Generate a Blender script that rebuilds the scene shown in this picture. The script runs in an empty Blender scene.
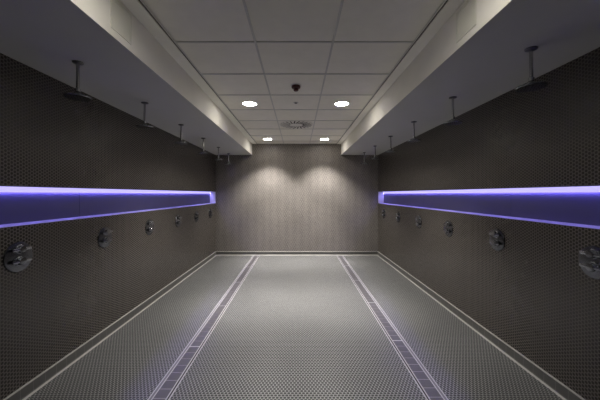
import bpy, bmesh, math, random
from math import pi, sin, cos, radians
from mathutils import Vector, Matrix
random.seed(4)
S = bpy.context.scene
C = S.collection

# ------------------------------------------------------------------ camera, world, exposure
CAMZ = 1.43
cam_d = bpy.data.cameras.new('camera'); cam = bpy.data.objects.new('camera', cam_d); C.objects.link(cam)
cam.location = (0, 0, CAMZ); cam.rotation_euler = (pi/2, 0, 0)
cam_d.sensor_width = 36; cam_d.lens = 36*291/600
cam_d.shift_x = 2/600; cam_d.shift_y = -6/600
cam_d.clip_start = .02
S.camera = cam
w = bpy.data.worlds.new('world'); S.world = w; w.use_nodes = True
w.node_tree.nodes['Background'].inputs[0].default_value = (0.5, 0.55, 0.6, 1)
w.node_tree.nodes['Background'].inputs[1].default_value = 0.02
S.view_settings.view_transform = 'Standard'; S.view_settings.look = 'None'
S.view_settings.gamma = 1; S.view_settings.use_curve_mapping = False
S.view_settings.exposure = 0.0

SPOT_W = 450.0          # each ceiling downlight
SPOT_COL = (1.0, .96, .90)
LED_COL = (.27, .22, 1.0)
LED_STR = 35.0

# ------------------------------------------------------------------ room dimensions (camera stands at x=0,y=0)
XL, XR = -1.92, 1.87
Y0, Y1 = -1.9, 6.80
ZC = 2.60              # ceiling
ZS = 2.34              # underside of the side bulkheads
SXL, SXR = -1.07, 1.005
GXL, GXR = -.953, .897 # edges of the tile grid
CX = -.03
NZ0, NZ1 = 1.210, 1.488    # light niche
NY0 = .75; NY1 = 6.785

# ------------------------------------------------------------------ materials
def mat(name, col=(.5,.5,.5), rough=.5, metal=0, emit=None, es=0, spec=.5, noise=0, nscale=30, bump=0):
    m = bpy.data.materials.new(name); m.use_nodes = True
    nt = m.node_tree; b = nt.nodes['Principled BSDF']
    b.inputs['Base Color'].default_value = (*col, 1)
    b.inputs['Roughness'].default_value = rough; b.inputs['Metallic'].default_value = metal
    b.inputs['Specular IOR Level'].default_value = spec
    if emit: b.inputs['Emission Color'].default_value = (*emit, 1); b.inputs['Emission Strength'].default_value = es
    if noise or bump:
        tc = nt.nodes.new('ShaderNodeTexCoord'); n = nt.nodes.new('ShaderNodeTexNoise')
        n.inputs['Scale'].default_value = nscale; n.inputs['Detail'].default_value = 4
        nt.links.new(tc.outputs['Object'], n.inputs['Vector'])
        if noise:
            r = nt.nodes.new('ShaderNodeMix'); r.data_type = 'RGBA'
            r.inputs[6].default_value = (*[c*(1-noise) for c in col], 1)
            r.inputs[7].default_value = (*[min(1, c*(1+noise)) for c in col], 1)
            nt.links.new(n.outputs['Fac'], r.inputs[0]); nt.links.new(r.outputs[2], b.inputs['Base Color'])
        if bump:
            bp = nt.nodes.new('ShaderNodeBump'); bp.inputs['Strength'].default_value = bump
            bp.inputs['Distance'].default_value = .002
            nt.links.new(n.outputs['Fac'], bp.inputs['Height']); nt.links.new(bp.outputs[0], b.inputs['Normal'])
    return m

def penny(name, axes, pitch, tile, grout, radius=.40, rough_t=.3, rough_g=.75, var=.25, bump=.4, spec=.5):
    """round mosaic tiles in a staggered lattice; axes picks two object coordinates"""
    m = bpy.data.materials.new(name); m.use_nodes = True
    nt = m.node_tree; N = nt.nodes; L = nt.links; b = N['Principled BSDF']
    tc = N.new('ShaderNodeTexCoord'); sp = N.new('ShaderNodeSeparateXYZ'); L.new(tc.outputs['Object'], sp.inputs[0])
    cb = N.new('ShaderNodeCombineXYZ')
    L.new(sp.outputs['XYZ'.index(axes[0])], cb.inputs[0]); L.new(sp.outputs['XYZ'.index(axes[1])], cb.inputs[1])
    def vm(op, a, bb=None):
        n = N.new('ShaderNodeVectorMath'); n.operation = op
        if isinstance(a, tuple): n.inputs[0].default_value = a
        else: L.new(a, n.inputs[0])
        if bb is not None:
            if isinstance(bb, tuple): n.inputs[1].default_value = bb
            else: L.new(bb, n.inputs[1])
        return n
    u = vm('DIVIDE', vm('ADD', cb.outputs[0], (100*pitch, 100*pitch*math.sqrt(3), 0)).outputs[0], (pitch, pitch, 1)).outputs[0]
    per = (1.0, math.sqrt(3), 1.0); half = (.5, math.sqrt(3)/2, 0)
    def lat(vec):
        a = vm('MODULO', vec, per).outputs[0]
        a = vm('SUBTRACT', a, half).outputs[0]
        return vm('LENGTH', a).outputs['Value']
    d1 = lat(u); d2 = lat(vm('ADD', u, half).outputs[0])
    mn = N.new('ShaderNodeMath'); mn.operation = 'MINIMUM'; L.new(d1, mn.inputs[0]); L.new(d2, mn.inputs[1])
    mr = N.new('ShaderNodeMapRange'); mr.interpolation_type = 'SMOOTHSTEP'
    mr.inputs['From Min'].default_value = radius-.05; mr.inputs['From Max'].default_value = radius+.05
    L.new(mn.outputs[0], mr.inputs['Value'])
    nz = N.new('ShaderNodeTexNoise'); nz.inputs['Scale'].default_value = 1.7; nz.inputs['Detail'].default_value = 5
    L.new(tc.outputs['Object'], nz.inputs['Vector'])
    nf = N.new('ShaderNodeTexNoise'); nf.inputs['Scale'].default_value = .9/pitch*.5; nf.inputs['Detail'].default_value = 1
    L.new(tc.outputs['Object'], nf.inputs['Vector'])
    tv = N.new('ShaderNodeMix'); tv.data_type = 'RGBA'
    tv.inputs[6].default_value = (*[c*(1-var) for c in tile], 1); tv.inputs[7].default_value = (*[c*(1+var) for c in tile], 1)
    L.new(nf.outputs['Fac'], tv.inputs[0])
    gv = N.new('ShaderNodeMix'); gv.data_type = 'RGBA'
    gv.inputs[6].default_value = (*[c*.85 for c in grout], 1); gv.inputs[7].default_value = (*[c*1.15 for c in grout], 1)
    L.new(nz.outputs['Fac'], gv.inputs[0])
    mx = N.new('ShaderNodeMix'); mx.data_type = 'RGBA'
    L.new(mr.outputs[0], mx.inputs[0]); L.new(tv.outputs[2], mx.inputs[6]); L.new(gv.outputs[2], mx.inputs[7])
    L.new(mx.outputs[2], b.inputs['Base Color'])
    rr = N.new('ShaderNodeMapRange'); rr.inputs['To Min'].default_value = rough_t; rr.inputs['To Max'].default_value = rough_g
    L.new(mr.outputs[0], rr.inputs['Value']); L.new(rr.outputs[0], b.inputs['Roughness'])
    b.inputs['Specular IOR Level'].default_value = spec
    if bump:
        inv = N.new('ShaderNodeMath'); inv.operation = 'SUBTRACT'; inv.inputs[0].default_value = 1; L.new(mr.outputs[0], inv.inputs[1])
        bp = N.new('ShaderNodeBump'); bp.inputs['Strength'].default_value = bump; bp.inputs['Distance'].default_value = .001
        L.new(inv.outputs[0], bp.inputs['Height']); L.new(bp.outputs[0], b.inputs['Normal'])
    return m

def banded(name, joint_axis, body, line, z0, z1, pitch=.1):
    """skirting tiles: plain body, pale grout line along foot and top, thin upright joints"""
    m = bpy.data.materials.new(name); m.use_nodes = True
    nt = m.node_tree; N = nt.nodes; L = nt.links; b = N['Principled BSDF']
    tc = N.new('ShaderNodeTexCoord'); sp = N.new('ShaderNodeSeparateXYZ'); L.new(tc.outputs['Object'], sp.inputs[0])
    def mth(op, a, bv):
        n = N.new('ShaderNodeMath'); n.operation = op
        for i, q in enumerate((a, bv)):
            if isinstance(q, (int, float)): n.inputs[i].default_value = q
            else: L.new(q, n.inputs[i])
        return n.outputs[0]
    z = sp.outputs[2]
    lo = mth('LESS_THAN', z, z0); hi = mth('GREATER_THAN', z, z1)
    j = mth('MODULO', mth('ADD', sp.outputs['XYZ'.index(joint_axis)], 50), pitch)
    jj = mth('MULTIPLY', mth('LESS_THAN', j, .003), .35)
    f = mth('MAXIMUM', mth('MAXIMUM', lo, hi), jj)
    mx = N.new('ShaderNodeMix'); mx.data_type = 'RGBA'; L.new(f, mx.inputs[0])
    mx.inputs[6].default_value = (*body, 1); mx.inputs[7].default_value = (*line, 1)
    L.new(mx.outputs[2], b.inputs['Base Color']); b.inputs['Roughness'].default_value = .5
    return m

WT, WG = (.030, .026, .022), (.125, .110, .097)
M = {}
M['floor'] = penny('floor_mosaic', 'XY', .0265, (.012,.012,.013), (.35,.35,.345), radius=.445, rough_t=.30, var=.3, bump=.3)
M['wall_side'] = penny('side_wall_mosaic', 'ZY', .0245, WT, WG, radius=.40, rough_t=.26, rough_g=.6, var=.3, bump=.25)
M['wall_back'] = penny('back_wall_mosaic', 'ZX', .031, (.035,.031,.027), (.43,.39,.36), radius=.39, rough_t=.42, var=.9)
M['base_y'] = banded('skirting_tile_long', 'Y', (.10,.098,.092), (.36,.345,.32), .010, .082)
M['base_x'] = banded('skirting_tile_cross', 'X', (.10,.098,.092), (.36,.345,.32), .018, .080)
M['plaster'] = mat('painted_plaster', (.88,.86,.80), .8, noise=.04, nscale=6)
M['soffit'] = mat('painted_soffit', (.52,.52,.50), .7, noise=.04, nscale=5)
M['tile'] = mat('mineral_ceiling_tile', (.86,.835,.76), .9, noise=.06, nscale=9, bump=.2)
M['tbar'] = mat('grid_bar_paint', (.60,.59,.56), .5)
M['gap'] = mat('dark_gap', (.03,.028,.026), .8)
M['chrome'] = mat('chrome', (.55,.56,.58), .13, 1)
M['dark_chrome'] = mat('dull_chrome', (.48,.48,.49), .22, 1)
M['mix_plate'] = mat('mixer_plate_steel', (.13,.135,.15), .25, 1)
M['mix'] = mat('mixer_chrome', (.26,.27,.30), .16, 1)
M['gun'] = mat('dark_steel', (.12,.12,.125), .3, 1)
M['nozzle'] = mat('rubber_nozzle', (.03,.03,.03), .6)
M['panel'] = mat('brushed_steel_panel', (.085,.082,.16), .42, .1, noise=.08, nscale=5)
M['sill'] = mat('satin_sill', (.48,.47,.54), .45, .2)
M['cap'] = mat('end_cap_white', (.85,.85,.88), .5)
M['lip'] = mat('edge_trim', (.12,.12,.15), .5, .3)
M['led'] = mat('led_diffuser', (.8,.8,.9), .5, 0, LED_COL, LED_STR)
M['lens'] = mat('opal_side', (.6,.6,.7), .4, 0, (.48,.43,1.0), 1.2)
M['lamp'] = mat('downlight_diffuser', (.9,.9,.9), .5, 0, (1,.94,.84), 52)
M['white'] = mat('white_enamel', (.72,.71,.69), .45)
M['maroon'] = mat('maroon_plastic', (.06,.007,.007), .4)
M['grey_cap'] = mat('grey_metal_cap', (.10,.10,.10), .4, .4)
M['dr_tile'] = mat('drain_cover_tile', (.085,.080,.088), .35, noise=.15, nscale=14)
M['dr_line'] = mat('pale_steel_edge', (.44,.425,.45), .4, .1)
M['dr_strip'] = mat('channel_strip', (.15,.145,.16), .5)
M['hatch'] = mat('hatch_paint', (.76,.755,.68), .6)
M['diff'] = mat('diffuser_face', (.74,.72,.68), .6)
M['dslot'] = mat('diffuser_slot', (.012,.010,.010), .8)

# ------------------------------------------------------------------ helpers
def obj(name, bm, m, parent=None, loc=None, smooth=False):
    me = bpy.data.meshes.new(name); bm.normal_update(); bm.to_mesh(me); bm.free()
    for mm in (m if isinstance(m, (list, tuple)) else [m]): me.materials.append(mm)
    if smooth:
        for p in me.polygons: p.use_smooth = True
        try: me.set_sharp_from_angle(angle=radians(35))
        except Exception: pass
    o = bpy.data.objects.new(name, me); C.objects.link(o)
    if parent: o.parent = parent
    if loc: o.location = loc
    return o
def box(bm, x0, x1, y0, y1, z0, z1, mi=0, bev=0):
    r = bmesh.ops.create_cube(bm, size=1); vs = r['verts']
    for v in vs: v.co = Vector(((x0+x1)/2 + v.co.x*(x1-x0), (y0+y1)/2 + v.co.y*(y1-y0), (z0+z1)/2 + v.co.z*(z1-z0)))
    fs = {f for v in vs for f in v.link_faces}
    for f in fs: f.material_index = mi
    if bev:
        es = {e for v in vs for e in v.link_edges}
        rr = bmesh.ops.bevel(bm, geom=list(es), offset=bev, segments=2, affect='EDGES', profile=.5)
        for f in rr['faces']: f.material_index = mi
def lathe(bm, prof, n=32, axis='Z', mi=0, close=True, mat4=None):
    """prof: (radius, height) pairs; revolved about an axis"""
    rings = []
    for r, h in prof:
        ring = []
        for i in range(n):
            a = 2*pi*i/n
            p = Vector((r*cos(a), r*sin(a), h))
            if axis == 'X': p = Vector((p.z, p.x, p.y))
            if axis == 'Y': p = Vector((p.x, p.z, p.y))
            if mat4: p = mat4 @ p
            ring.append(bm.verts.new(p))
        rings.append(ring)
    for a, b in zip(rings, rings[1:]):
        for i in range(n):
            f = bm.faces.new((a[i], a[(i+1) % n], b[(i+1) % n], b[i])); f.material_index = mi
    if close:
        for q in (rings[0], rings[-1]):
            try: bm.faces.new(q).material_index = mi
            except ValueError: pass
    bmesh.ops.recalc_face_normals(bm, faces=bm.faces)
def extrude_y(bm, poly, y0, y1, mi=0):
    a = [bm.verts.new((x, y0, z)) for x, z in poly]; b = [bm.verts.new((x, y1, z)) for x, z in poly]
    n = len(poly)
    for i in range(n): bm.faces.new((a[i], a[(i+1) % n], b[(i+1) % n], b[i])).material_index = mi
    bm.faces.new(a).material_index = mi; bm.faces.new(b).material_index = mi
    bmesh.ops.recalc_face_normals(bm, faces=bm.faces)
def thing(name, label, cat, loc=(0,0,0), rotz=0, group=None):
    o = bpy.data.objects.new(name, None); C.objects.link(o)
    o.location = loc; o.rotation_euler = (0, 0, rotz); o.empty_display_size = .1
    return tag(o, label, cat, group)
def tag(o, label, cat, group=None):
    o['label'] = label; o['category'] = cat
    if group: o['group'] = group
    return o
def struct(name, bm, m, label=None, cat=None):
    o = obj(name, bm, m); o['kind'] = 'structure'
    if label: o['label'] = label; o['category'] = cat
    return o
def dup(root, loc, rotz, label):
    def cp(o, par):
        c = o.copy(); C.objects.link(c); c.parent = par
        for ch in [q for q in bpy.data.objects if q.parent == o]: cp(ch, c)
        return c
    r = cp(root, None); r.location = loc; r.rotation_euler = (0, 0, rotz); r['label'] = label
    return r
def B(): return bmesh.new()

# ------------------------------------------------------------------ the room
bm = B(); box(bm, XL-.3, XR+.3, Y0-.1, Y1+.15, -.1, 0); struct('floor', bm, M['floor'], 'dark penny round mosaic floor with pale grout', 'floor')
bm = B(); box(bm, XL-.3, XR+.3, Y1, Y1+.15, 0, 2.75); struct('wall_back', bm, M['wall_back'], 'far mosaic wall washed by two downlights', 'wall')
bm = B(); box(bm, XL-.3, XR+.3, Y0-.1, Y0, 0, 2.75); struct('wall_front', bm, M['wall_side'], 'mosaic wall behind the viewer', 'wall')
for s, X, nm in ((-1, XL, 'left'), (1, XR, 'right')):
    a, b_ = sorted((X, X+s*.3))
    bm = B()
    box(bm, a, b_, Y0, NY0, 0, 2.75)
    box(bm, a, b_, NY0, Y1, 0, NZ0)
    box(bm, a, b_, NY0, Y1, NZ1, 2.75)
    a2, b2 = sorted((X+s*.145, X+s*.3)); box(bm, a2, b2, NY0, Y1, NZ0, NZ1)
    a3, b3 = sorted((X, X+s*.145)); box(bm, a3, b3, NY1, Y1, NZ0, NZ1)
    struct('wall_'+nm, bm, M['wall_side'], nm+' long mosaic wall with the lit slot', 'wall')
    # skirting with coved foot
    pr = [(X, 0), (X-s*.026, 0), (X-s*.016, .006), (X-s*.011, .018), (X-s*.010, .085), (X-s*.006, .092), (X, .092)]
    bm = B(); extrude_y(bm, pr, Y0, Y1); struct('baseboard_'+nm, bm, M['base_y'])
bm = B()
pr = [(Y1, 0), (Y1-.026, 0), (Y1-.016, .006), (Y1-.011, .018), (Y1-.010, .085), (Y1-.006, .092), (Y1, .092)]
a = [bm.verts.new((XL, y, z)) for y, z in pr]; b_ = [bm.verts.new((XR, y, z)) for y, z in pr]
for i in range(len(pr)): bm.faces.new((a[i], a[(i+1) % len(pr)], b_[(i+1) % len(pr)], b_[i]))
bm.faces.new(a); bm.faces.new(b_); bmesh.ops.recalc_face_normals(bm, faces=bm.faces)
struct('baseboard_back', bm, M['base_x'])

# ceiling: tile field, bulkheads, plaster borders, grid bars
bm = B(); box(bm, GXL-.3, GXR+.3, Y0, Y1, ZC+.006, ZC+.12); struct('ceiling', bm, M['tile'], 'suspended ceiling of pale square tiles', 'ceiling')
k = 1
for s, X, SX, GX, nm in ((-1, XL, SXL, GXL, 'left'), (1, XR, SXR, GXR, 'right')):
    a, b_ = sorted((X, SX))
    bm = B(); box(bm, a, b_, Y0, Y1, ZS, ZC+.006, bev=.002)
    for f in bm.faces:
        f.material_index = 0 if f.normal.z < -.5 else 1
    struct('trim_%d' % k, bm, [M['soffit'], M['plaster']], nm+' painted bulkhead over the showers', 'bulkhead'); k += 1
    a, b_ = sorted((SX, GX+s*.012))
    bm = B(); box(bm, a, b_, Y0, Y1, ZC-.004, ZC+.006)
    struct('trim_%d' % k, bm, M['plaster']); k += 1
    a, b_ = sorted((GX+s*.012, GX))
    bm = B(); box(bm, a, b_, Y0, Y1, ZC+.003, ZC+.006, 0)
    struct('trim_%d' % k, bm, M['gap']); k += 1
bm = B()
TB = .008
rows = [6.45-.6*i for i in range(14)]
for y in rows: box(bm, GXL, GXR, y-TB, y+TB, ZC, ZC+.006)
for x in (CX-.3, CX+.3):
    for i, y in enumerate(rows):
        ya = y+TB; yb = (rows[i-1]-TB) if i else Y1-.02
        box(bm, x-TB, x+TB, ya, yb, ZC+.0005, ZC+.006)
box(bm, GXL, GXL+.014, Y0, Y1, ZC-.002, ZC-.0001); box(bm, GXR-.014, GXR, Y0, Y1, ZC-.002, ZC-.0001)
box(bm, GXL, GXR, Y1-.02, Y1, ZC-.001, ZC+.006)
struct('trim_%d' % k, bm, M['tbar']); k += 1

# ------------------------------------------------------------------ light niches
SEAM = [NY0, 2.73, 4.63, 6.50, NY1]
for s, X, nm in ((-1, XL, 'left'), (1, XR, 'right')):
    t = thing('light_niche', 'long recessed niche glowing violet blue along the %s mosaic wall' % nm, 'lit niche', (X, 0, NZ0), 0, 'glowing niches in the side walls')
    H = NZ1-NZ0
    for i in range(4):
        y0, y1 = SEAM[i]+.002, SEAM[i+1]-.002
        bm = B(); extrude_y(bm, [(s*.128, .008), (s*.131, H-.001), (s*.139, H-.001), (s*.136, .008)], y0, y1)
        obj('back_panel', bm, M['panel'], t)
    bm = B(); box(bm, *sorted((s*.002, s*.141)), NY1-.004, NY1-.0002, .0085, H-.002)
    obj('end_cap', bm, M['cap'], t)
    bm = B(); extrude_y(bm, [(-s*.003, .0005), (-s*.003, .003), (s*.126, .0075), (s*.134, .0075), (s*.134, .0005)], NY0+.001, NY1-.005)
    obj('sill', bm, M['sill'], t)
    bm = B(); box(bm, *sorted((-s*.004, s*.005)), NY0+.001, NY1-.001, H-.006, H-.0005)
    obj('edge_trim', bm, M['lip'], t)
    bm = B(); box(bm, *sorted((s*.108, s*.1302)), NY0+.01, NY1-.006, H-.006, H-.001); ls = obj('led_strip', bm, M['white'], t)
    bm = B(); extrude_y(bm, [(s*.1115, H-.0445), (s*.1140, H-.0445), (s*.1140, H-.040), (s*.130, H-.040), (s*.130, H-.006), (s*.1115, H-.006)], NY0+.01, NY1-.006); obj('opal_cover', bm, M['lens'], ls)
    bm = B(); box(bm, *sorted((s*.1145, s*.1295)), NY0+.01, NY1-.006, H-.0415, H-.040); obj('diffuser', bm, M['led'], ls)

# ------------------------------------------------------------------ floor drains
for s, nm in ((-1, 'left'), (1, 'right')):
    t = thing('floor_drain', 'long linear drain with dark square covers, %s of the room centre' % nm, 'drain', (0, 0, 0), 0, 'linear drains in the floor')
    def X2(a, b): return sorted((s*a, s*b))
    ya, yb = -1.6, 6.765
    bm = B()
    for (u, v) in ((1.037, 1.045), (1.013, 1.0195), (.914, .921), (.893, .901)):
        box(bm, *X2(u, v), ya, yb, -.004, .0030)
    obj('channel_rails', bm, M['dr_line'], t)
    bm = B(); box(bm, *X2(1.0195, 1.037), ya, yb, -.004, .0022); obj('side_strip', bm, M['dr_strip'], t)
    bm = B(); box(bm, *X2(.901, .914), ya, yb, -.004, .0006); obj('drain_slot', bm, M['gap'], t)
    off = 2.72 if s < 0 else 2.83
    y = off-4*.99
    while y < yb-.02:
        y2 = min(y+.99, yb)
        bm = B(); yy = y
        if y2 > ya:
            box(bm, *X2(.921, 1.013), max(y, ya), y2, -.004, .0016, 1)
            box(bm, *X2(.921, 1.013), max(y, ya), max(y, ya)+.010, .0016, .0030, 1)
            q = max(y, ya)+.010
            st = (y2-q)/max(1, round((y2-q)/.098))
            while q < y2-.01:
                box(bm, *X2(.922, 1.012), q+.002, q+st-.003, .0016, .0026, 0)
                q += st
            obj('drain_cover', bm, [M['dr_tile'], M['dr_line']], t)
        else: bm.free()
        y += .99

# ------------------------------------------------------------------ downlights
def downlight(label):
    t = thing('ceiling_downlight', label, 'light', (0,0,0), 0, 'recessed downlights in the ceiling')
    bm = B(); lathe(bm, [(.086, .0), (.088, -.004), (.105, -.004), (.110, -.001), (.110, .0)], 40, close=False)
    obj('trim_ring', bm, M['white'], t, smooth=True)
    bm = B(); lathe(bm, [(.087, -.0005), (.087, -.0025), (.05, -.0035), (.0005, -.004)], 40); obj('diffuser', bm, M['lamp'], t, smooth=True)
    ld = bpy.data.lights.new('downlight_beam', 'SPOT'); ld.energy = SPOT_W; ld.color = SPOT_COL
    ld.spot_size = radians(102); ld.spot_blend = .66; ld.shadow_soft_size = .06
    ld.use_nodes = True; nt = ld.node_tree; em = nt.nodes['Emission']      # beam profile: bright core, softer skirt
    tc = nt.nodes.new('ShaderNodeTexCoord'); sx = nt.nodes.new('ShaderNodeSeparateXYZ'); nt.links.new(tc.outputs['Normal'], sx.inputs[0])
    ab = nt.nodes.new('ShaderNodeMath'); ab.operation = 'ABSOLUTE'; nt.links.new(sx.outputs[2], ab.inputs[0])
    mr = nt.nodes.new('ShaderNodeMapRange'); mr.interpolation_type = 'SMOOTHSTEP'
    mr.inputs['From Min'].default_value = cos(radians(26)); mr.inputs['From Max'].default_value = cos(radians(4))
    mr.inputs['To Min'].default_value = .68; mr.inputs['To Max'].default_value = 1.30
    nt.links.new(ab.outputs[0], mr.inputs['Value']); nt.links.new(mr.outputs[0], em.inputs['Strength'])
    lo = bpy.data.objects.new('downlight_beam', ld); C.objects.link(lo); lo.parent = t; lo.location = (0,0,-.012)
    return t
spots = [(-.63, 3.79, 'left downlight of the nearer visible pair, in a ceiling tile'),
         (.57, 3.79, 'right downlight of the nearer visible pair, in a ceiling tile'),
         (-.655, 6.24, 'left downlight of the far pair, close to the far wall'),
         (.57, 6.24, 'right downlight of the far pair, close to the far wall'),
         (-.63, 1.32, 'left downlight almost overhead, nearest the viewer'),
         (.57, 1.32, 'right downlight almost overhead, nearest the viewer')]
proto = None
for x, y, lb in spots:
    if proto is None: proto = downlight(lb); proto.location = (x, y, ZC+.006)
    else:
        d = dup(proto, (x, y, ZC+.006), 0, lb)
        if y < 2:      # the pair overhead runs dimmed and cooler
            for ch in d.children:
                if ch.type == 'LIGHT': ch.data = ch.data.copy(); ch.data.energy = SPOT_W*.15; ch.data.color = (.93,.97,1)

# ------------------------------------------------------------------ swirl air diffuser, detector, sensor
t = thing('air_diffuser', 'round swirl air diffuser with radial slots in the ceiling centre', 'air vent', (CX, 4.93, ZC+.005))
bm = B(); lathe(bm, [(.285, 0), (.284, -.005), (.278, -.007), (.0005, -.007)], 64); obj('face_plate', bm, M['diff'], t, smooth=True)
NS = 22
for i in range(NS):
    a = 2*pi*i/NS
    mt = Matrix.Rotation(a, 4, 'Z') @ Matrix.Translation((.185, 0, 0)) @ Matrix.Rotation(radians(14), 4, 'Z')
    bm = B(); box(bm, -.078, .078, -.0115, .0085, -.0085, -.0068); bmesh.ops.transform(bm, matrix=mt, verts=bm.verts)
    sl = obj('slot', bm, M['dslot'], t)
    bm = B(); box(bm, -.076, .076, .0085, .0105, -.0093, -.0068); bmesh.ops.transform(bm, matrix=mt, verts=bm.verts)
    obj('vane', bm, M['diff'], sl)
bm = B(); lathe(bm, [(.098, -.007), (.098, -.010), (.0005, -.0105)], 40); obj('centre_disc', bm, M['diff'], t, smooth=True)

t = thing('smoke_detector', 'small dark maroon detector hanging from a ceiling tile', 'detector', (CX+.008, 3.15, ZC+.006))
bm = B(); lathe(bm, [(.0005, 0), (.058, 0), (.058, -.004), (.050, -.006), (.0005, -.006)], 32); obj('mounting_base', bm, M['white'], t, smooth=True)
bm = B(); lathe(bm, [(.046, -.006), (.048, -.010), (.048, -.026), (.040, -.034), (.028, -.036), (.0005, -.036)], 32); obj('body', bm, M['maroon'], t, smooth=True)
bm = B(); lathe(bm, [(.026, -.036), (.027, -.040), (.026, -.056), (.020, -.062), (.0005, -.063)], 32); obj('sensor_chamber', bm, M['maroon'], t, smooth=True)
t = thing('sprinkler_cap', 'tiny grey round cap set in the ceiling between detector and vent', 'sprinkler', (CX+.002, 3.74, ZC+.006))
bm = B(); lathe(bm, [(.034, 0), (.034, -.003), (.026, -.005), (.0005, -.005)], 28); obj('escutcheon', bm, M['tbar'], t, smooth=True)
bm = B(); lathe(bm, [(.018, -.005), (.018, -.011), (.012, -.014), (.0005, -.014)], 24); obj('cap', bm, M['grey_cap'], t, smooth=True)

# ------------------------------------------------------------------ access hatches on the bulkhead faces
for s, SX, y0, y1, lb in ((-1, SXL, 1.66, 1.865, 'small square access hatch on the left bulkhead face'),
                          (1, SXR, 1.64, 1.845, 'small square access hatch on the right bulkhead face')):
    t = thing('access_hatch', lb, 'hatch', (SX, (y0+y1)/2, 2.385), 0, 'access hatches in the bulkheads')
    h = (y1-y0)/2
    bm = B()
    xx = sorted((0, -s*.004))
    box(bm, *xx, -h, h, 0, .014); box(bm, *xx, -h, h, .176, .19)
    box(bm, *xx, -h, -h+.014, .014, .176); box(bm, *xx, h-.014, h, .014, .176)
    obj('frame', bm, M['hatch'], t)
    bm = B(); box(bm, *sorted((0, -s*.0025)), -h+.016, h-.016, .016, .174); obj('door', bm, M['hatch'], t)

# ------------------------------------------------------------------ shower heads hanging from the bulkheads
def tube_pts(bm, r, z0, z1, n=20): lathe(bm, [(r, z0), (r, z1)], n)
def shower(label):
    t = thing('overhead_shower', label, 'shower head', (0,0,0), 0, 'overhead showers hanging from the bulkheads')
    bm = B(); lathe(bm, [(.0005, 0), (.034, 0), (.034, -.006), (.030, -.010), (.015, -.013), (.0005, -.013)], 32); obj('ceiling_flange', bm, M['gun'], t, smooth=True)
    bm = B(); tube_pts(bm, .0105, -.012, -.195); obj('drop_arm', bm, M['dark_chrome'], t, smooth=True)
    bm = B(); lathe(bm, [(.012, -.180), (.0165, -.184), (.0165, -.204), (.012, -.208), (.018, -.213), (.020, -.222), (.014, -.231), (.0005, -.231)], 24)
    obj('swivel_joint', bm, M['chrome'], t, smooth=True)
    bm = B(); lathe(bm, [(.0005, -.226), (.020, -.227), (.040, -.231), (.076, -.235), (.082, -.238), (.083, -.243), (.080, -.247), (.0005, -.247)], 48)
    rose = obj('rose', bm, M['mix'], t, smooth=True)
    bm = B(); lathe(bm, [(.077, -.2468), (.077, -.2485), (.0005, -.2485)], 48); obj('spray_plate', bm, M['gun'], rose, smooth=True)
    bm = B()
    for ring, n in ((.018, 6), (.036, 12), (.052, 18), (.068, 24)):
        for i in range(n):
            a = 2*pi*i/n
            lathe(bm, [(.0024, -.2484), (.0016, -.2515), (.0002, -.2516)], 6, mat4=Matrix.Translation((ring*cos(a), ring*sin(a), 0)))
    obj('nozzles', bm, M['nozzle'], rose)
    return t
ordn = ['first from the viewer', 'second from the viewer', 'third from the viewer', 'third from the far wall', 'second from the far wall', 'nearest the far wall']
def near_first(i, side, thing_): return '%s on the %s side, %s' % (thing_, side, ordn[i])
proto = None
HL = [2.01, 2.90, 3.82, 4.74, 5.66, 6.52]
HR = [1.82, 2.74, 3.66, 4.58, 5.50, 6.38]
for side, x, ys in (('left', -1.52, HL), ('right', 1.458, HR)):
    for i, y in enumerate(ys):
        lb = near_first(i, side, 'chrome overhead shower hanging')
        if side == 'left' and i: x = -1.52-.007*i
        if proto is None: proto = shower(lb); proto.location = (x, y, ZS)
        else: dup(proto, (x, y, ZS), 0, lb)

# ------------------------------------------------------------------ shower mixers (built facing +X)
def mixer(label):
    t = thing('shower_mixer', label, 'shower valve', (0,0,0), 0, 'round shower mixers on the side walls')
    bm = B(); lathe(bm, [(.0005, 0), (.102, 0), (.104, .004), (.101, .009), (.090, .011), (.0005, .012)], 56, axis='X'); obj('wall_plate', bm, M['mix_plate'], t, smooth=True)
    for z, r in ((.052, .026), (-.030, .028)):
        mt = Matrix.Translation((0, 0, z))
        bm = B(); lathe(bm, [(r+.006, .010), (r+.006, .015), (r, .018), (r, .036), (r-.004, .041), (.0005, .042)], 32, axis='X', mat4=mt)
        kn = obj('knob', bm, M['mix'], t, smooth=True)
        bm = B(); box(bm, .022, .037, -.070, .070, z-.011, z+.011, bev=.005); obj('lever', bm, M['mix'], kn, smooth=True)
    return t
proto = None
ML = [1.995, 2.89, 3.76, 4.66, 5.50, 6.36]
MR = [1.83, 2.73, 3.61, 4.50, 5.42, 6.33]
for side, x, rz, ys in (('left', XL, 0, ML), ('right', XR, pi, MR)):
    for i, y in enumerate(ys):
        lb = near_first(i, side, 'round chrome mixer with two levers')
        if proto is None: proto = mixer(lb); proto.location = (x, y, 1.0); proto.rotation_euler = (0,0,rz)
        else: dup(proto, (x, y, 1.0), rz, lb)
